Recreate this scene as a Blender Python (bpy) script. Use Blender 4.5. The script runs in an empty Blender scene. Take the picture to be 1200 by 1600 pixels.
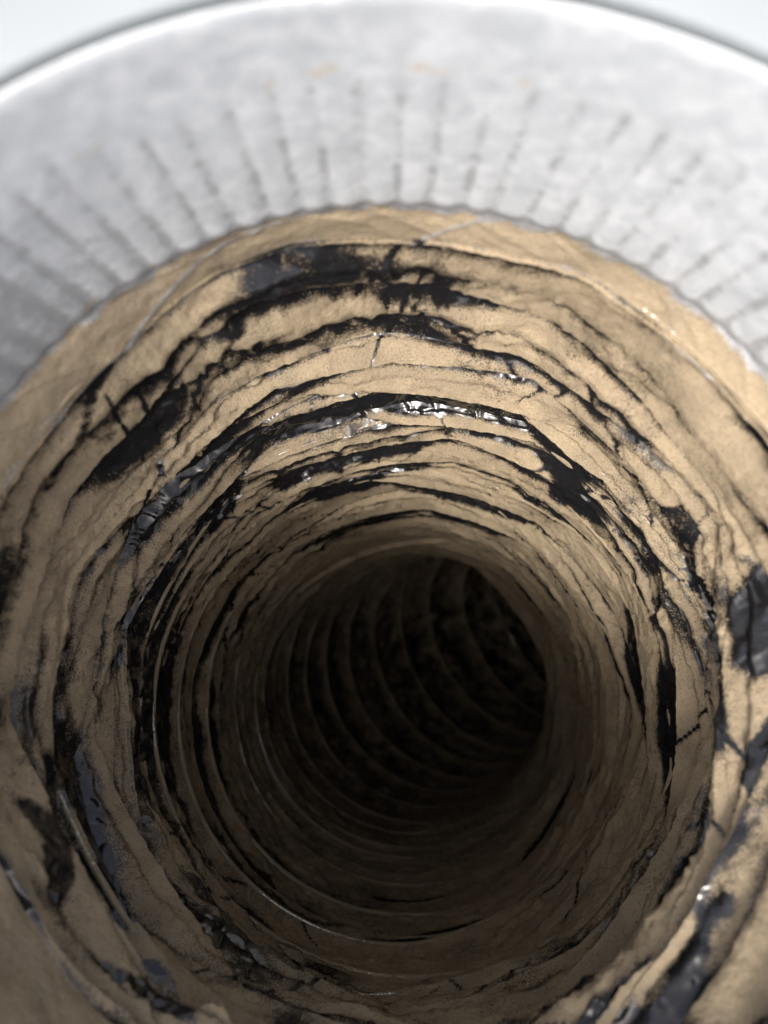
import bpy, math
import numpy as np

# ------------------------------------------------------------------ units
R0 = 0.125            # duct radius (m); everything below is in duct radii
CAMZ = 1.0 + 0.925 * R0   # camera height; the panel's face lies at z = 1.0
FPX = 1200.0          # focal length in photo pixels (1600 high)
PI = math.pi
scene = bpy.context.scene

# ------------------------------------------------------------------ camera
cam_d = bpy.data.cameras.new("camera")
cam = bpy.data.objects.new("camera", cam_d)
scene.collection.objects.link(cam)
scene.camera = cam
cam_d.sensor_fit = 'VERTICAL'
cam_d.sensor_height = 36.0
cam_d.lens = 36.0 * FPX / 1600.0
cam_d.clip_start = 0.005
cam_d.clip_end = 100.0
cam.location = (0, 0, CAMZ)
cam.rotation_euler = (0, 0, 0)          # looks straight down into the duct
cam_d.dof.use_dof = True
cam_d.dof.focus_distance = 2.75 * R0
cam_d.dof.aperture_fstop = 8.2

# ------------------------------------------------------------------ light
SUN_EL, SUN_AZ = math.radians(67), math.radians(219)    # azimuth: 0 = +Y, clockwise
world = bpy.data.worlds.new("World")
scene.world = world
world.use_nodes = True
wn = world.node_tree
for n in list(wn.nodes):
    wn.nodes.remove(n)
w_out = wn.nodes.new('ShaderNodeOutputWorld')
w_bg = wn.nodes.new('ShaderNodeBackground')
w_sky = wn.nodes.new('ShaderNodeTexSky')
w_sky.sky_type = 'NISHITA'
w_sky.sun_disc = False
w_sky.sun_elevation = SUN_EL
w_sky.sun_rotation = SUN_AZ
w_sky.air_density = 0.7
w_sky.dust_density = 6.0
w_sky.ozone_density = 0.6
w_bg.inputs['Strength'].default_value = 0.15
w_hs = wn.nodes.new('ShaderNodeHueSaturation')      # thin high haze: a paler sky
w_hs.inputs['Saturation'].default_value = 0.65
wn.links.new(w_sky.outputs[0], w_hs.inputs['Color'])
wn.links.new(w_hs.outputs[0], w_bg.inputs[0])
wn.links.new(w_bg.outputs[0], w_out.inputs[0])

sun_d = bpy.data.lights.new("sun", 'SUN')
sun_d.energy = 1.5
sun_d.angle = math.radians(15)
sun_d.color = (1.0, 0.96, 0.90)
sun = bpy.data.objects.new("sun", sun_d)
scene.collection.objects.link(sun)
# light travels along the lamp's -Z; put its +Z towards the sun
sun.rotation_euler = (PI / 2 - SUN_EL, 0, PI - SUN_AZ)

vs = scene.view_settings
vs.view_transform = 'Standard'
vs.look = 'None'
vs.exposure = 1.0
vs.gamma = 1.0
vs.use_curve_mapping = False

scene.cycles.max_bounces = 7
scene.cycles.diffuse_bounces = 5
scene.cycles.glossy_bounces = 3
scene.cycles.adaptive_threshold = 0.02
scene.cycles.caustics_reflective = False
scene.cycles.sample_clamp_indirect = 6.0

# ------------------------------------------------------------------ noise
def _hash(ix, iy, iz, seed):
    h = (ix.astype(np.uint32) * np.uint32(374761393) + iy.astype(np.uint32) * np.uint32(668265263)
         + iz.astype(np.uint32) * np.uint32(2147483647) + np.uint32((seed * 974711 + 12345) & 0xffffffff))
    h = (h ^ (h >> np.uint32(13))) * np.uint32(1274126177)
    h = (h ^ (h >> np.uint32(16))) * np.uint32(2246822519)
    return h ^ (h >> np.uint32(13))

_G = np.array([(1,1,0),(-1,1,0),(1,-1,0),(-1,-1,0),(1,0,1),(-1,0,1),(1,0,-1),(-1,0,-1),
               (0,1,1),(0,-1,1),(0,1,-1),(0,-1,-1),(1,1,0),(-1,1,0),(0,-1,1),(0,-1,-1)], np.float32)

def perlin(x, y, z, seed=0):
    x = x.astype(np.float32); y = y.astype(np.float32); z = z.astype(np.float32)
    xf, yf, zf = np.floor(x), np.floor(y), np.floor(z)
    ix, iy, iz = xf.astype(np.int32), yf.astype(np.int32), zf.astype(np.int32)
    x -= xf; y -= yf; z -= zf
    u = x*x*x*(x*(x*6-15)+10); v = y*y*y*(y*(y*6-15)+10); w = z*z*z*(z*(z*6-15)+10)
    out = 0
    for dx in (0, 1):
        wx = u if dx else 1-u
        for dy in (0, 1):
            wy = v if dy else 1-v
            for dz in (0, 1):
                wz = w if dz else 1-w
                g = _G[_hash(ix+dx, iy+dy, iz+dz, seed) & np.uint32(15)]
                out = out + wx*wy*wz*(g[..., 0]*(x-dx)+g[..., 1]*(y-dy)+g[..., 2]*(z-dz))
    return out

def fbm(x, y, z, seed=0, oct=3):
    a, s = 1.0, 0
    for o in range(oct):
        s = s + a*perlin(x*2**o, y*2**o, z*2**o, seed+o*17); a *= 0.5
    return s

def ridged(x, y, z, seed=0, sharp=0.12):
    return np.maximum(0, 1-np.abs(perlin(x, y, z, seed))/sharp)

def pl(phi, seed, per=9):
    """piecewise-linear noise along the helix, kinked at uneven knots, -1..1"""
    rs = np.random.RandomState(seed)
    n = 64*per
    kx = (np.arange(n) + rs.uniform(-.38, .38, n))/per - 2
    ky = rs.uniform(-1, 1, n)
    return np.interp(phi, kx, ky)

def sm(a, b, x):
    t = np.clip((x-a)/(b-a), 0, 1)
    return t*t*(3-2*t)

# ------------------------------------------------------------------ materials
def new_mat(name):
    m = bpy.data.materials.new(name); m.use_nodes = True
    nt = m.node_tree
    for n in list(nt.nodes):
        nt.nodes.remove(n)
    out = nt.nodes.new('ShaderNodeOutputMaterial')
    b = nt.nodes.new('ShaderNodeBsdfPrincipled')
    nt.links.new(b.outputs[0], out.inputs[0])
    return m, nt, b, out

def node(nt, typ, **kw):
    n = nt.nodes.new(typ)
    for k, v in kw.items():
        if k in n.inputs:
            n.inputs[k].default_value = v
        else:
            setattr(n, k, v)
    return n

def mathn(nt, op, a, b=None, c=None, clamp=False):
    n = nt.nodes.new('ShaderNodeMath'); n.operation = op; n.use_clamp = clamp
    for i, v in enumerate((a, b, c)):
        if v is None: continue
        if isinstance(v, (int, float)): n.inputs[i].default_value = v
        else: nt.links.new(v, n.inputs[i])
    return n.outputs[0]

def noise_n(nt, vec, scale, detail=3, rough=0.5, dist=0.0):
    n = nt.nodes.new('ShaderNodeTexNoise')
    n.inputs['Scale'].default_value = scale; n.inputs['Detail'].default_value = detail
    n.inputs['Roughness'].default_value = rough; n.inputs['Distortion'].default_value = dist
    nt.links.new(vec, n.inputs['Vector'])
    return n.outputs[0]

def maprange(nt, v, a, b, c=0.0, d=1.0, typ='SMOOTHSTEP'):
    n = nt.nodes.new('ShaderNodeMapRange'); n.interpolation_type = typ
    nt.links.new(v, n.inputs[0])
    for i, q in enumerate((a, b, c, d)): n.inputs[1+i].default_value = q
    return n.outputs[0]

def mixc(nt, f, a, b):
    n = nt.nodes.new('ShaderNodeMix'); n.data_type = 'RGBA'
    if isinstance(f, (int, float)): n.inputs[0].default_value = f
    else: nt.links.new(f, n.inputs[0])
    for i, v in ((6, a), (7, b)):
        if isinstance(v, tuple): n.inputs[i].default_value = v
        else: nt.links.new(v, n.inputs[i])
    return n.outputs[2]

DUST_A = (0.405, 0.323, 0.215, 1)
DUST_B = (0.325, 0.261, 0.176, 1)

def dusty_material(name, base_shader_fn, attr='dust', edge=0.5):
    """base material under a granular layer of tan dust; attribute 'dust' says how thick it lies"""
    m, nt, b, out = new_mat(name)
    geo = nt.nodes.new('ShaderNodeNewGeometry')
    pos = geo.outputs['Position']
    at = nt.nodes.new('ShaderNodeAttribute'); at.attribute_name = attr
    d = at.outputs['Fac']
    grain = noise_n(nt, pos, 1900, 1, 0.6)
    clump = noise_n(nt, pos, 330, 2, 0.65)
    x = mathn(nt, 'MULTIPLY_ADD', mathn(nt, 'SUBTRACT', grain, 0.5), 2.6, d)
    x = mathn(nt, 'MULTIPLY_ADD', mathn(nt, 'SUBTRACT', clump, 0.5), 0.9, x)
    mask = maprange(nt, x, 0.40, 0.60)
    tone = noise_n(nt, pos, 60, 1, 0.5)
    dc = mixc(nt, maprange(nt, tone, 0.35, 0.65), DUST_A, DUST_B)
    dc = mixc(nt, maprange(nt, grain, 0.48, 0.70, 0, 0.55), dc, (0.17, 0.13, 0.083, 1))
    bump_d = nt.nodes.new('ShaderNodeBump'); bump_d.inputs['Strength'].default_value = 0.8
    bump_d.inputs['Distance'].default_value = 0.0011
    hsum = mathn(nt, 'MULTIPLY_ADD', grain, 0.6, clump)
    nt.links.new(hsum, bump_d.inputs['Height'])
    nt.links.new(dc, b.inputs['Base Color'])
    b.inputs['Roughness'].default_value = 0.95
    b.inputs['Specular IOR Level'].default_value = 0.15
    nt.links.new(bump_d.outputs[0], b.inputs['Normal'])
    base = base_shader_fn(nt, pos)
    mx = nt.nodes.new('ShaderNodeMixShader')
    nt.links.new(mask, mx.inputs[0]); nt.links.new(base, mx.inputs[1]); nt.links.new(b.outputs[0], mx.inputs[2])
    nt.links.new(mx.outputs[0], out.inputs[0])
    return m

def film_base(nt, pos):
    b = nt.nodes.new('ShaderNodeBsdfPrincipled')
    at = nt.nodes.new('ShaderNodeAttribute'); at.attribute_name = 'dust'
    veil = maprange(nt, at.outputs['Fac'], -0.1, 0.9)        # a thin film of dust before the grains close up
    nt.links.new(mixc(nt, veil, (0.011, 0.011, 0.012, 1), (0.072, 0.057, 0.038, 1)), b.inputs['Base Color'])
    nt.links.new(mathn(nt, 'MULTIPLY_ADD', veil, 0.5, 0.13), b.inputs['Roughness'])
    b.inputs['Specular IOR Level'].default_value = 0.5
    bp = nt.nodes.new('ShaderNodeBump'); bp.inputs['Strength'].default_value = 0.7
    bp.inputs['Distance'].default_value = 0.0025
    h = noise_n(nt, pos, 100, 1, 0.5, 0.8)
    nt.links.new(h, bp.inputs['Height'])
    nt.links.new(bp.outputs[0], b.inputs['Normal'])
    return b.outputs[0]

def foil_base(nt, pos):
    b = nt.nodes.new('ShaderNodeBsdfPrincipled')
    n = noise_n(nt, pos, 200, 4, 0.6)
    c = mixc(nt, maprange(nt, n, 0.35, 0.65), (0.42, 0.43, 0.44, 1), (0.62, 0.62, 0.61, 1))
    nt.links.new(c, b.inputs['Base Color'])
    b.inputs['Metallic'].default_value = 0.5
    b.inputs['Roughness'].default_value = 0.45
    bp = nt.nodes.new('ShaderNodeBump'); bp.inputs['Strength'].default_value = 0.5
    bp.inputs['Distance'].default_value = 0.001
    nt.links.new(n, bp.inputs['Height']); nt.links.new(bp.outputs[0], b.inputs['Normal'])
    return b.outputs[0]

def wire_base(nt, pos):
    b = nt.nodes.new('ShaderNodeBsdfPrincipled')
    b.inputs['Base Color'].default_value = (0.35, 0.34, 0.32, 1)
    b.inputs['Metallic'].default_value = 0.9
    b.inputs['Roughness'].default_value = 0.25
    return b.outputs[0]

M_FILM = dusty_material('dusty_black_film', film_base)
M_FOIL = dusty_material('dusty_foil_tape', foil_base)
M_WIRE = dusty_material('dusty_wire', wire_base)

def galvanised():
    m, nt, b, out = new_mat('galvanised_steel')
    geo = nt.nodes.new('ShaderNodeNewGeometry'); pos = geo.outputs['Position']
    at = nt.nodes.new('ShaderNodeAttribute'); at.attribute_name = 'dust'
    vor = nt.nodes.new('ShaderNodeTexVoronoi'); vor.inputs['Scale'].default_value = 260
    nt.links.new(pos, vor.inputs['Vector'])
    n1 = noise_n(nt, pos, 300, 4, 0.7)
    n2 = noise_n(nt, pos, 150, 4, 0.65)
    sp = mathn(nt, 'MULTIPLY_ADD', n1, 0.7, mathn(nt, 'MULTIPLY', vor.outputs['Color'], 0.3))
    c = mixc(nt, maprange(nt, sp, 0.38, 0.66), (0.66, 0.69, 0.705, 1), (0.79, 0.81, 0.82, 1))
    c = mixc(nt, maprange(nt, n2, 0.48, 0.72, 0, 0.35), c, (0.33, 0.355, 0.37, 1))
    x = mathn(nt, 'MULTIPLY_ADD', mathn(nt, 'SUBTRACT', n1, 0.5), 1.6, at.outputs['Fac'])
    dm = maprange(nt, x, 0.35, 0.75)
    c = mixc(nt, mathn(nt, 'MULTIPLY', dm, 0.75), c, (0.50, 0.42, 0.29, 1))
    at2 = nt.nodes.new('ShaderNodeAttribute'); at2.attribute_name = 'grime_shade'
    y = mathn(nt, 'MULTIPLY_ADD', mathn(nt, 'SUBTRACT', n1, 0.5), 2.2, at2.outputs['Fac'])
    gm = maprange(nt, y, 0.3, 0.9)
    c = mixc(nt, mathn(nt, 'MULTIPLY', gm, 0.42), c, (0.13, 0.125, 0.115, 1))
    nt.links.new(c, b.inputs['Base Color'])
    nt.links.new(mathn(nt, 'MULTIPLY_ADD', dm, -0.2, 0.2), b.inputs['Metallic'])
    nt.links.new(maprange(nt, n1, 0.3, 0.7, 0.42, 0.62), b.inputs['Roughness'])
    bp = nt.nodes.new('ShaderNodeBump'); bp.inputs['Strength'].default_value = 0.25
    bp.inputs['Distance'].default_value = 0.0006
    nt.links.new(sp, bp.inputs['Height']); nt.links.new(bp.outputs[0], b.inputs['Normal'])
    return m
M_GALV = galvanised()

def painted():
    m, nt, b, out = new_mat('white_painted_steel')
    geo = nt.nodes.new('ShaderNodeNewGeometry'); pos = geo.outputs['Position']
    n = noise_n(nt, pos, 18, 4, 0.6)
    c = mixc(nt, maprange(nt, n, 0.35, 0.7), (0.255, 0.28, 0.29, 1), (0.235, 0.26, 0.27, 1))
    nt.links.new(c, b.inputs['Base Color'])
    b.inputs['Roughness'].default_value = 0.5
    return m
M_PANEL = painted()

# ------------------------------------------------------------------ mesh helpers
def grid_mesh(name, P, attrs, close_u=False):
    """P: (rows, cols, 3) world coordinates"""
    nr, nc = P.shape[:2]
    me = bpy.data.meshes.new(name)
    idx = np.arange(nr*nc).reshape(nr, nc)
    if close_u:
        a = idx[:-1]; b = idx[1:]
        q = np.stack([a, np.roll(a, -1, 1), np.roll(b, -1, 1), b], -1).reshape(-1, 4)
    else:
        q = np.stack([idx[:-1, :-1], idx[:-1, 1:], idx[1:, 1:], idx[1:, :-1]], -1).reshape(-1, 4)
    nf = len(q)
    me.vertices.add(nr*nc); me.vertices.foreach_set('co', P.reshape(-1).astype(np.float32))
    me.loops.add(nf*4); me.loops.foreach_set('vertex_index', q.reshape(-1).astype(np.int32))
    me.polygons.add(nf)
    me.polygons.foreach_set('loop_start', (np.arange(nf)*4).astype(np.int32))
    me.polygons.foreach_set('use_smooth', np.ones(nf, bool))
    for k, v in attrs.items():
        a = me.attributes.new(k, 'FLOAT', 'POINT')
        a.data.foreach_set('value', np.ascontiguousarray(v, np.float32).reshape(-1))
    me.update(calc_edges=True)
    return me

def add_obj(name, me, mat, parent=None, loc=None):
    o = bpy.data.objects.new(name, me)
    if mat: me.materials.append(mat)
    scene.collection.objects.link(o)
    if parent:
        o.parent = parent
    return o

def empty(name, loc, label, cat):
    o = bpy.data.objects.new(name, None); scene.collection.objects.link(o)
    o.location = loc; o.empty_display_size = 0.05
    o['label'] = label; o['category'] = cat
    return o

# ------------------------------------------------------------------ duct centreline (duct radii; x right, y up, d = depth below the camera)
NODES = np.array([   # x, y, d
    (0.026, -0.376, 0.90), (0.024, -0.372, 1.56), (0.018, -0.385, 1.85), (0.035, -0.50, 2.30),
    (0.066, -0.632, 2.73), (0.095, -0.90, 3.69), (0.160, -1.10, 4.60), (0.270, -1.32, 5.90),
    (0.62, -1.33, 6.75), (1.25, -1.18, 7.45), (2.10, -0.92, 7.85), (3.2, -0.6, 8.0), (4.6, -0.3, 8.05)])

def spline(nodes, n=4000):
    p = np.vstack([2*nodes[0]-nodes[1], nodes, 2*nodes[-1]-nodes[-2]])
    t = [0]
    for i in range(1, len(p)): t.append(t[-1]+np.linalg.norm(p[i]-p[i-1])**0.5)
    t = np.array(t); out = []
    for i in range(1, len(p)-2):
        tt = np.linspace(t[i], t[i+1], n//(len(nodes)-1), endpoint=False)[:, None]
        A1 = (t[i]-tt)/(t[i]-t[i-1])*p[i-1]+(tt-t[i-1])/(t[i]-t[i-1])*p[i]
        A2 = (t[i+1]-tt)/(t[i+1]-t[i])*p[i]+(tt-t[i])/(t[i+1]-t[i])*p[i+1]
        A3 = (t[i+2]-tt)/(t[i+2]-t[i+1])*p[i+1]+(tt-t[i+1])/(t[i+2]-t[i+1])*p[i+2]
        B1 = (t[i+1]-tt)/(t[i+1]-t[i-1])*A1+(tt-t[i-1])/(t[i+1]-t[i-1])*A2
        B2 = (t[i+2]-tt)/(t[i+2]-t[i])*A2+(tt-t[i])/(t[i+2]-t[i])*A3
        out.append((t[i+1]-tt)/(t[i+1]-t[i])*B1+(tt-t[i])/(t[i+1]-t[i])*B2)
    return np.vstack(out+[nodes[-1:]])
CL = spline(NODES)
CS = np.concatenate([[0], np.cumsum(np.linalg.norm(np.diff(CL, axis=0), axis=1))])
CT = np.gradient(CL, CS, axis=0)
k_ = 61
CT = np.stack([np.convolve(np.pad(CT[:, i], k_//2, mode='edge'), np.ones(k_)/k_, 'valid') for i in range(3)], 1)
CT /= np.linalg.norm(CT, axis=1)[:, None]
UP = np.array([0, 1.0, 0])
N2 = UP - CT*(CT@UP)[:, None]; N2 /= np.linalg.norm(N2, axis=1)[:, None]
N1 = np.cross(N2, CT); N1 = -N1 if N1[0, 0] < 0 else N1
def s_of_d(d): return np.interp(d, CL[:, 2], CS)

def tube(theta, s, rad):
    """cylindrical duct coordinates -> world"""
    def it(A): return np.stack([np.interp(s, CS, A[:, i]) for i in range(3)], -1)
    c, e1, e2 = it(CL), it(N1), it(N2)
    p = c + e1*(rad*np.cos(theta))[..., None] + e2*(rad*np.sin(theta))[..., None]
    return np.stack([p[..., 0]*R0, p[..., 1]*R0, CAMZ-p[..., 2]*R0], -1)

# ------------------------------------------------------------------ outside: the white panel round the collar
D_PANEL = 0.925
cx0, cy0 = 0.026*R0, -0.376*R0
nseg = 256
th = np.linspace(0, 2*PI, nseg, endpoint=False)
sq = 0.8/np.maximum(np.abs(np.cos(th)), np.abs(np.sin(th)))
rows = []
for r_, z_ in ((1.026, -0.06), (1.026, -0.012), (1.028, -0.003), (1.032, 0.0), (1.3, 0.0), (2.2, 0.0)):
    rows.append(np.stack([cx0+R0*r_*np.cos(th), cy0+R0*r_*np.sin(th), np.full(nseg, 1.0+R0*z_)], -1))
rows.append(np.stack([cx0+sq*np.cos(th), cy0+sq*np.sin(th), np.full(nseg, 1.0)], -1))
rows.append(np.stack([cx0+sq*np.cos(th), cy0+sq*np.sin(th), np.full(nseg, 1.0-0.02)], -1))
P = np.array(rows); P[..., 0] -= cx0; P[..., 1] -= cy0; P[..., 2] -= 1.0
pan = add_obj('sheet_metal_panel', grid_mesh('sheet_metal_panel', P, {}, True), M_PANEL)
pan.location = (cx0, cy0, 1.0)
pan['label'] = 'white sheet metal panel outside the dark seam round the collar'
pan['category'] = 'panel'

# ------------------------------------------------------------------ the galvanised collar
collar = empty('metal_collar', (cx0, cy0, 1.0-0.66*R0), 'grey galvanised metal collar with crimped wavy end above the dusty duct', 'collar')
NC = 96
nt_ = NC*14
th = np.linspace(0, 2*PI, nt_, endpoint=False)
prof = []          # (radius, depth d) from the lip to the crimped end
for a in np.linspace(0, PI/2, 9):
    prof.append((1.0+0.006*(1-math.sin(a)), D_PANEL-0.002+0.03*(1-math.cos(a))))
lip_n = len(prof)
for d_ in np.linspace(D_PANEL+0.034, 1.555, 100):
    prof.append((1.0, d_))
prof = np.array(prof)
def collar_grid(prof, thick=0.0):
    r = np.repeat(prof[:, 0:1], nt_, 1); d = np.repeat(prof[:, 1:2], nt_, 1); T = np.repeat(th[None], len(prof), 0)
    start = 1.07+0.035*perlin(np.cos(T)*9, np.sin(T)*9, T*0, 3)
    jit = 0.9*perlin(np.cos(T)*14, np.sin(T)*14, T*0+0.3, 5)
    amp = (0.0012*sm(0, 0.10, d-start)+0.0026*sm(1.38, 1.55, d))*(0.8+0.5*perlin(np.cos(T)*20, np.sin(T)*20, d*2, 9))
    w = np.cos(NC*T+jit)
    w = np.where(w > 0, w**1.0, -np.abs(w)**0.6)
    r = r + amp*w
    r = r + 0.004*fbm(np.cos(T)*2.5, np.sin(T)*2.5, d*3, 21, 2)
    d = d + 0.004*perlin(np.cos(T)*30, np.sin(T)*30, T*0, 15)*sm(1.4, 1.55, d)
    # dirt sits in the crimp valleys; patches of tan dust on top of the crimps and low on the left
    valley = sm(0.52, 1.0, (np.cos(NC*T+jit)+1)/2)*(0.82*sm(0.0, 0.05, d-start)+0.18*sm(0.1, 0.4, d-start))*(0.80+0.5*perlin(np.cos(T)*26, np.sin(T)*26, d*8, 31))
    left = (sm(1.85, 2.5, T)*(T < 5)+0.45*(1-sm(0.55, 1.15, T))*(T < 5))*sm(1.05, 1.35, d)  # shade painted on the left, fainter right, broken up by mottled grime and dust
    grime_shade = 0.80*valley+0.85*left+0.22*fbm(np.cos(T)*9, np.sin(T)*9, d*9, 41, 3)+1.3*sm(1.530, 1.542, d)
    spot = 0
    for t0_, w_, d0_ in ((1.528, 0.048, 1.078), (1.684, 0.034, 1.080), (2.04, 0.030, 1.10), (1.40, 0.016, 1.088), (1.76, 0.012, 1.09)):
        spot = spot+np.exp(-((T-t0_)/w_)**4)*np.exp(-((d-d0_-0.02*perlin(np.cos(T)*30, np.sin(T)*30, T*0+0.7, 77))/0.016)**2)
    dust = 0.10+0.55*spot \
        + 0.35*left*(0.5+fbm(np.cos(T)*6, np.sin(T)*6, d*6, 61, 2)) + 0.45*sm(1.50, 1.56, d)*(0.4+fbm(np.cos(T)*9, np.sin(T)*9, d*8, 71, 2))
    return r+thick, d, T, grime_shade, dust
def collar_pts(r, d, T):
    return np.stack([R0*r*np.cos(T), R0*r*np.sin(T), CAMZ-d*R0-(1.0-0.66*R0)], -1)
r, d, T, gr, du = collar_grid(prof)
ln = lip_n
lip = np.stack([r[:ln], d[:ln], T[:ln]])
first = np.stack([r[:1]+0.001, d[:1]+0.02, T[:1]])
L = np.concatenate([first, lip], 1)
add_obj('lip', grid_mesh('lip', collar_pts(*L), {'dust': np.concatenate([du[:1], du[:ln]]), 'grime_shade': np.concatenate([gr[:1], gr[:ln]])}, True), M_GALV, collar)
# sleeve with its sheet thickness turned over the end
s_in = np.stack([r[ln-1:], d[ln-1:], T[ln-1:]])
s_out = np.stack([r[:-11:-1]+0.006, d[:-11:-1], T[:-11:-1]])
SL = np.concatenate([s_in, s_out], 1)
add_obj('crimped_sleeve', grid_mesh('crimped_sleeve', collar_pts(*SL), {'dust': np.concatenate([du[ln-1:], du[:-11:-1]]), 'grime_shade': np.concatenate([gr[ln-1:], gr[:-11:-1]])}, True), M_GALV, collar)

# ------------------------------------------------------------------ the flexible duct
duct = empty('flexible_duct', (0, 0, 0), 'black plastic flexible duct lined with tan dust, crumpled in spiral pleats', 'duct')

TURN_D = [1.50, 1.76, 1.92, 2.06, 2.18, 2.29, 2.39, 2.49, 2.59, 2.70, 2.82, 2.95, 3.10, 3.27, 3.46, 3.67, 3.90, 4.15, 4.41, 4.68, 4.96, 5.25, 5.54, 5.82]
TURN_S = list(s_of_d(np.array(TURN_D)))
while TURN_S[-1] < CS[-1]-0.5:
    TURN_S.append(TURN_S[-1]+0.32)
TURN_S = np.array(TURN_S)
NT = len(TURN_S)-2
TH0 = -0.50*PI                     # where each turn begins: low on the left

def crush(phi):                    # 1 in the bunched-up first turns, 0 in the stretched ones
    return 1-sm(8.0, 13.0, phi)

def rough(phi):                    # the lower left of the deeper turns stays drawn tight over the wire
    th_ = TH0+2*PI*(phi % 1.0)
    return 1-sm(0.0, 0.75, np.cos(th_-1.22*PI))

def edge_s(phi):
    base = np.interp(phi, np.arange(len(TURN_S)), TURN_S)
    pitch = np.interp(phi, np.arange(len(TURN_S)-1), np.diff(TURN_S))
    c = crush(phi)
    return base + pitch*((0.42*c+0.06+0.26*(1-c)*rough(phi))*pl(phi, 7, 6) + (0.10*c+0.02+0.10*(1-c)*rough(phi))*pl(phi, 8, 17))

def chord(phi, seed, per):
    """how far a film edge pulled straight between kinks falls inside the circle"""
    rs_ = np.random.RandomState(seed)
    n = 64*per
    kx = (np.arange(n)+rs_.uniform(-.42, .42, n))/per-2
    i = np.clip(np.searchsorted(kx, phi)-1, 0, n-2)
    a, b = kx[i], kx[i+1]
    hw = (b-a)*PI
    al = (phi-(a+b)/2)*2*PI
    return 1-np.cos(hw)/np.cos(al)

def slack(phi):
    # on the drawn-out lower left only every other turn bears on the film
    return 0.020*(1-crush(phi))*(1-sm(19, 22, phi))*(1-rough(phi))*np.sin(PI*phi/2)**2

def edge_r(phi):
    c = crush(phi)
    return 1.0 - 0.022*c - np.maximum(c, 0.6*rough(phi))*0.62*np.minimum(1, 0.45+0.3*phi)*chord(phi, 71, 10) - c*np.minimum(1, 0.4+phi)*(0.026*pl(phi, 11, 6)+0.010*pl(phi, 12, 17)) - (1-c)*(0.004+0.026*rough(phi))*pl(phi, 13, 8) + slack(phi) + 0.0

def drop_r(phi):
    c = crush(phi)
    return c*np.clip(0.045+0.030*pl(phi, 21, 7)+0.012*pl(phi, 22, 15), 0.016, 1)+(1-c)*np.clip(0.034+0.026*pl(phi, 23, 8), 0.006, 1)

def mid_t(phi): return 0.50+0.22*pl(phi, 31, 6)
def mid_drop(phi):
    c = crush(phi)
    return np.clip(0.014+0.026*pl(phi, 33, 6), 0, 1)*np.maximum(c, 0.9*rough(phi))
def mid_in(phi): return 0.018*np.clip(0.4+pl(phi, 35, 9), 0, 2)*(crush(phi)+(1-crush(phi))*(0.15+0.9*rough(phi)))

CREASES = []   # straight diagonal creases running over several pleats: angle, start s, twist, length
rs = np.random.RandomState(5)
for i in range(60):
    CREASES.append((rs.uniform(0, 2*PI), s_of_d(rs.uniform(1.75, 3.8)), rs.choice([-1, 1])*rs.uniform(0.4, 1.7), rs.uniform(0.15, 0.5), rs.uniform(.3, .95)))
CREASES += [(1.72, s_of_d(1.57), 3.1, 0.32, 1.0), (1.396, s_of_d(1.59), 0.85, 0.32, 1.0), (1.82, s_of_d(1.80), 2.1, 0.45, 1.0)]

SD15 = s_of_d(1.5)
def inset(TH, Ss):
    """slack film that sags inwards at the lower right and lower left, just behind the collar"""
    out = 0
    for a0, wd, am, d1, sd in ((-0.17*PI, 0.75, 0.115, 2.05, 501), (-0.76*PI, 0.55, 0.035, 1.98, 503)):
        dth = np.angle(np.exp(1j*(TH-a0)))
        x = Ss-s_of_d(d1)+0.10*perlin(np.cos(TH)*3, np.sin(TH)*3, TH*0+0.5, sd)
        out = out+am*np.exp(-(dth/wd)**4)*sm(-0.46, 0.0, x)*(1-sm(0.0, 0.04, x))
    return out

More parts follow.
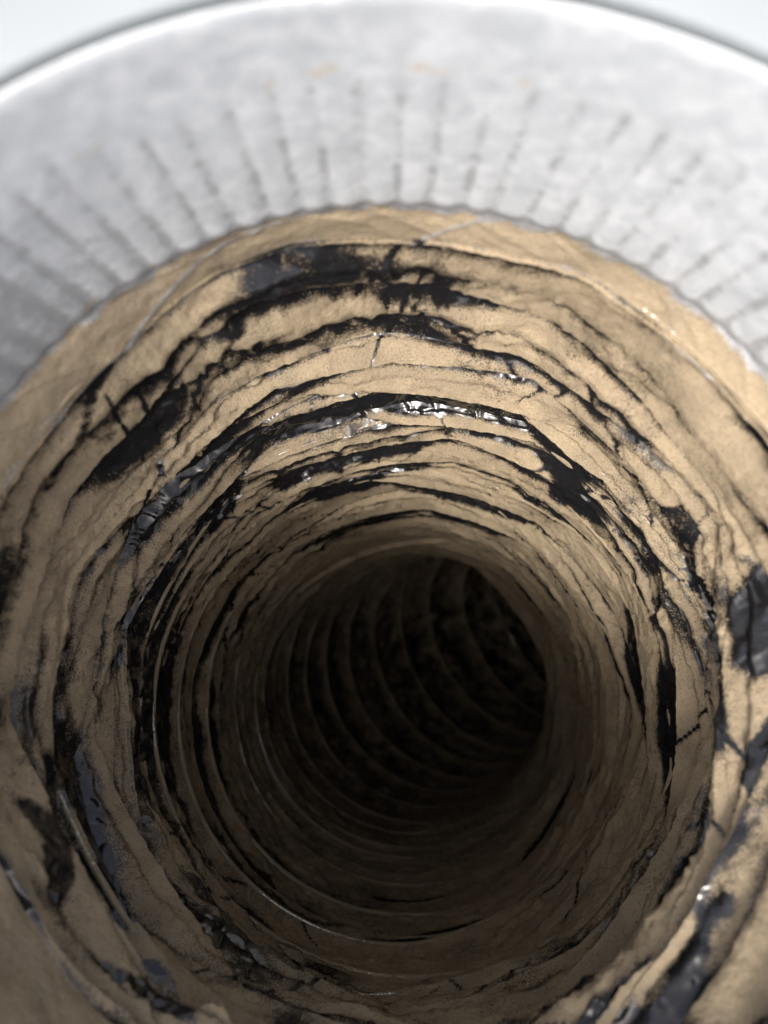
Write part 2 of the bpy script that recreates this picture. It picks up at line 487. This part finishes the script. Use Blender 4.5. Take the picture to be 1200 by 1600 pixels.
def pleat(k, ncol, rowsA, rowsB, prev=None):
    u = np.linspace(0, 1, ncol)
    phi = k+u
    ths = TH0 - 0 + 2*PI*u
    Ea, Eb = edge_s(phi), edge_s(phi+1)
    Eb = np.maximum(Eb, Ea+0.03)
    ra, rb = edge_r(phi), edge_r(phi+1)
    da = drop_r(phi)
    tm, dm, mi = mid_t(phi), mid_drop(phi), mid_in(phi)
    c = np.maximum(crush(phi), 0.9*rough(phi))
    rows_s, rows_r, rows_t = [], [], []
    fold = 0.07
    L = Eb-Ea
    under = c*np.clip(0.10*pl(phi, 41, 9)+0.02, -0.05, 0.15)*L       # folds that lean back over themselves
    out_r = ra+da
    # crushed profile: step out behind the edge, slope in to the next one, with a smaller step half way
    rmid_line = out_r+(rb-out_r)*tm
    rm = rmid_line-mi-0.5*dm
    def prof(t):
        p1 = ra+(out_r-ra)*sm(0, fold, t)
        x = np.clip((t-fold)/(tm-fold), 0, 1); p2 = out_r+(rm-out_r)*x**1.25
        y = np.clip((t-tm)/0.05, 0, 1); st = rm+dm*(y*y*(3-2*y))
        z = np.clip((t-tm-0.05)/(1-tm-0.05), 0, 1); p3 = (rm+dm)+(rb-rm-dm)*z**1.25
        return np.where(t < fold, p1, np.where(t < tm, p2, np.where(t < tm+0.05, st, p3)))
    def prof_open(t):   # stretched: film hangs slack between two turns of wire
        base = ra+(rb-ra)*t
        return base+da*np.power(np.clip(np.sin(PI*t), 0, 1), 0.55)*(1-0.35*t)
    ts = [np.full(ncol, v) for v in np.linspace(0, fold, 5)[:-1]]
    for v in np.linspace(0, 1, rowsA, endpoint=False): ts.append(fold+(tm-fold)*v)
    for v in np.linspace(0, 1, 5)[:-1]: ts.append(tm+0.05*v)
    for v in np.linspace(0, 1, rowsB): ts.append(tm+0.05+(1-tm-0.05)*v)
    Tt = np.array(ts)
    Rr = c*prof(Tt)+(1-c)*(prof_open(Tt)-mi*np.where(Tt < tm, np.exp(-((Tt-tm)/0.16)**2), np.exp(-((Tt-tm)/0.05)**2))*1.2)
    g = np.where(Tt < fold, 0.02*Tt/fold, 0.02+0.98*(Tt-fold)/(1-fold))
    Ss = Ea+L*g - under*np.exp(-((Tt-fold)/0.10)**2)*(Tt > 0)*np.minimum(1, Tt/0.03)
    TH = np.repeat(ths[None], len(ts), 0)
    PH = np.repeat(phi[None], len(ts), 0)
    C = np.repeat(c[None], len(ts), 0)
    cs_, sn_ = np.cos(TH), np.sin(TH)
    pin = np.minimum(sm(0, 0.12, Tt), sm(0, 0.10, 1-Tt))            # wrinkles die out at the wire
    pin2 = 0.35+0.65*pin
    # long folds running round the duct
    h = 0.008*fbm(cs_*1.8, sn_*1.8, Ss*9, 101, 2)
    rd = ridged(cs_*2.2+3, sn_*2.2, Ss*13+0.8*perlin(cs_*3, sn_*3, Ss*4, 7), 111, 0.10)
    h = h - 0.006*rd*pin
    # oblique crumples, two twisted families
    for sd, kap, am, f in ((121, 1.9, 0.012, 4.5), (131, -2.6, 0.010, 5.5), (141, 0.7, 0.007, 9.0)):
        a = TH+kap*Ss
        rg = ridged(np.cos(a)*f, np.sin(a)*f, Ss*3.2, sd, 0.14)
        msk = sm(-0.05, 0.35, perlin(cs_*2, sn_*2, Ss*2.5, sd+3))
        h = h - am*rg*msk*pin2
    # fine crumple
    fine = fbm(cs_*9, sn_*9, Ss*14, 151, 3)
    h = h + (0.0065+0.006*sm(0.0, 0.8, np.cos(TH-1.15*PI))*sm(2.5, 4.5, PH))*fine*(0.5+0.5*pin)
    bare_line = np.zeros_like(Ss)
    smin, smax = Ss.min(), Ss.max()
    for (a0, s0, kap, ln_, st) in CREASES:
        if s0-0.03 > smax or s0+ln_ < smin: continue
        dth = np.angle(np.exp(1j*(TH-(a0+kap*(Ss-s0)+0.03*np.sin(9*Ss)))))
        along = sm(-0.02, 0.03, Ss-s0)*(1-sm(ln_*0.8, ln_, Ss-s0))
        q = math.sqrt(1+kap*kap)
        w = np.exp(-np.abs(dth)/(0.005*q))
        h = h - 0.006*st*w*along
        bare_line = np.maximum(bare_line, st*along*np.exp(-((dth-0.004*q)/(0.0035+0.0052*abs(kap)))**2))
    Rr = Rr + h
    # sharp-lipped folds of slack film that start, merge and die out as they run round the duct
    rg_ = C
    for sd, fr, am, wr in ((171, 8.5, 0.026, 1.3), (181, 17.0, 0.012, 1.1)):
        phs = Ss*fr+wr*fbm(cs_*1.5, sn_*1.5, Ss*2.2, sd, 2)+0.10*perlin(cs_*11, sn_*11, Ss*7, sd+5)
        f = phs-np.floor(phs)
        saw = np.where(f < 0.86, (f/0.86)**1.2, (1-f)/0.14)
        a_ = np.clip(0.05+1.5*perlin(cs_*1.9+5, sn_*1.9, Ss*4.5, sd+9), 0, 1)
        Rr = Rr-am*saw*a_*rg_*(0.4+0.6*pin)*(1+0.4*(1-sm(0.8, 1.6, Ss-SD15)))
    Rr = Rr - inset(TH, Ss)
    # dust: film sheltered behind a lip stays bare, whatever faces the mouth is coated
    low = fbm(cs_*2.3, sn_*2.3, Ss*3.0, 201, 3)
    mid = fbm(cs_*7, sn_*7, Ss*10, 211, 3)
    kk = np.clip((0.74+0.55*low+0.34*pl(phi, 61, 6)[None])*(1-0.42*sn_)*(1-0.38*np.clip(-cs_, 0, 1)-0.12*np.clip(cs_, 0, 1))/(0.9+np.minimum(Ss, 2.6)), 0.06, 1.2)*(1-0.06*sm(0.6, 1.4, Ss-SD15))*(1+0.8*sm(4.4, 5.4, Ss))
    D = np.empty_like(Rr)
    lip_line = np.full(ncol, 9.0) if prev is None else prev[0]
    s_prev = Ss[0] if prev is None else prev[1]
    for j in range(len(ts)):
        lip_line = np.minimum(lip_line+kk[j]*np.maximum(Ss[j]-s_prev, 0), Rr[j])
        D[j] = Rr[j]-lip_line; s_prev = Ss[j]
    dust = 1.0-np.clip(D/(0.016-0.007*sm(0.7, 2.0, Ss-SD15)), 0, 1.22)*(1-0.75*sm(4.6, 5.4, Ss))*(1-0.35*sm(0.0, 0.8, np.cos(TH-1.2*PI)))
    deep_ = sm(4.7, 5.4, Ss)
    dust = dust - deep_*(0.34-0.36*np.exp(-((1-Tt)/0.22)**2))  # dust thinned past the bend to paint the hole's shade; ribs stay coated
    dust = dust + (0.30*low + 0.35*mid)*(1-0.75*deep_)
    # rubbed patches, mostly near the mouth
    rub = sm(0.10, 0.60, perlin(cs_*2.0+7, sn_*2.0, Ss*8.5, 221)+0.25*mid)*(1-sm(6, 12, PH))
    dust = dust - 1.1*rub
    zone = np.maximum(np.exp(-(np.angle(np.exp(1j*(TH+0.12*PI)))/1.15)**4), np.exp(-(np.angle(np.exp(1j*(TH+0.80*PI)))/0.6)**4))*(1-sm(0.6, 0.95, Ss-SD15))
    streak = perlin(cs_*3.2+1, sn_*3.2, Ss*13+0.9*perlin(cs_*4, sn_*4, Ss*5, 233), 231)
    dust = dust - 1.5*zone*sm(0.02, 0.38, streak+0.2*mid)
    # speckled film on the lower left, where the dust lies thin
    lowleft = sm(0.1, 0.9, np.cos(TH-1.20*PI))*sm(4.0, 8.0, PH)
    dust = dust - 0.50*lowleft*(0.7+1.2*mid)
    dust = dust - 1.1*np.clip(1.3*bare_line, 0, 1.3)
    dust = dust + 0.7*(fine > 0.35)*0.3
    Rr = Rr - 0.004*(0.5+fbm(cs_*34, sn_*34, Ss*36, 161, 2))*np.clip(dust, 0, 1)
    P = tube(TH, Ss, Rr)
    return P, np.clip(dust, -0.28, 1.4), (lip_line, s_prev)

prev = None
for k in range(NT):
    near = k < 23
    ncol = 1700 if near else 850
    if k and len(prev[0]) != ncol: prev = (prev[0][::2], prev[1][::2])
    P, dust, prev = pleat(k, ncol, 8 if near else 7, 8 if near else 7, prev)
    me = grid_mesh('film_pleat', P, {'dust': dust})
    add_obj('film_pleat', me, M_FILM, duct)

# added cap, out of sight round the bend, keeps outside light from leaking in
end_phi = np.linspace(0, 1, 130)
thE = TH0+2*PI*end_phi
sE = edge_s(NT+end_phi)
rows = [tube(thE, sE, q*edge_r(NT+end_phi)) for q in (1.0, 0.6, 0.05)]
add_obj('light_stop_cap', grid_mesh('light_stop_cap', np.array(rows), {'dust': np.full((3, 130), 0.6)}), M_FILM, duct)

# foil tape that seals the film to the collar
ncol = 1500
u = np.linspace(0, 1, ncol)
ths = TH0+2*PI*u
e0 = edge_s(u)+0.015
lowt = sm(0.35, 0.6, -np.sin(ths))[None]      # low down the tape laps over the collar's edge
s0 = s_of_d(1.535)-0.14*lowt
v = np.linspace(0, 1, 40)[:, None]
TH = np.repeat(ths[None], 40, 0); cs_, sn_ = np.cos(TH), np.sin(TH)
Ss = s0+(e0[None]-s0)*v
wv = perlin(cs_*16, sn_*16, TH*0, 301)
rr = (1.010-0.034*lowt)*(1-v**1.1)+(edge_r(u)[None]+0.004)*v**1.1 + 0.006*fbm(cs_*3, sn_*3, Ss*9, 303, 3)+0.004*fbm(cs_*14, sn_*14, Ss*16, 305, 2)
rd = ridged(np.cos(TH+2*Ss)*4, np.sin(TH+2*Ss)*4, Ss*4, 309, 0.12)
rr = rr-0.003*rd*sm(0.1, 0.4, v)
line = np.zeros_like(Ss)
for (a0, s_, kap, ln_, st) in CREASES:
    dth = np.angle(np.exp(1j*(TH-(a0+kap*(Ss-s_)+0.03*np.sin(9*Ss)))))
    along = sm(-0.02, 0.03, Ss-s_)*(1-sm(ln_*0.8, ln_, Ss-s_))
    q = math.sqrt(1+kap*kap)
    rr = rr-0.004*st*np.exp(-np.abs(dth)/(0.005*q))*along
    line = np.maximum(line, st*along*np.exp(-((dth-0.002*q)/(0.0035*q))**2))
dust = 1.25+0.5*fbm(cs_*4, sn_*4, Ss*6, 311, 3)-1.3*(1-sm(0.20, 0.40, v+0.20*wv+0.6*lowt))-0.75*sm(0.86, 1.0, v+0.1*fbm(cs_*6, sn_*6, Ss*3, 313, 2))-1.9*line
me = grid_mesh('foil_tape', tube(TH, Ss, rr), {'dust': dust})
tp = add_obj('foil_tape', me, M_FOIL, duct)
tp['label'] = 'silver foil tape ring under smooth tan dust'

# wire coil
nper = 420
phi = np.linspace(0.0, NT, nper*NT)
sC = edge_s(phi); rC = edge_r(phi)+0.003+0.014*np.maximum(crush(phi), 0.6*rough(phi))+0.5*slack(phi)
rows = []
for a in np.linspace(0, 2*PI, 8, endpoint=False):
    rows.append(tube(TH0+2*PI*phi, sC+0.0105*np.sin(a), rC+0.0105*np.cos(a)))
P = np.transpose(np.array(rows), (1, 0, 2))
d_ = 1.0+0.9*perlin(np.cos(phi*2*PI)*4, np.sin(phi*2*PI)*4, sC*4, 401)
me = grid_mesh('wire_coil', P, {'dust': np.repeat(d_[:, None], 8, 1)}, True)
add_obj('wire_coil', me, M_WIRE, duct)
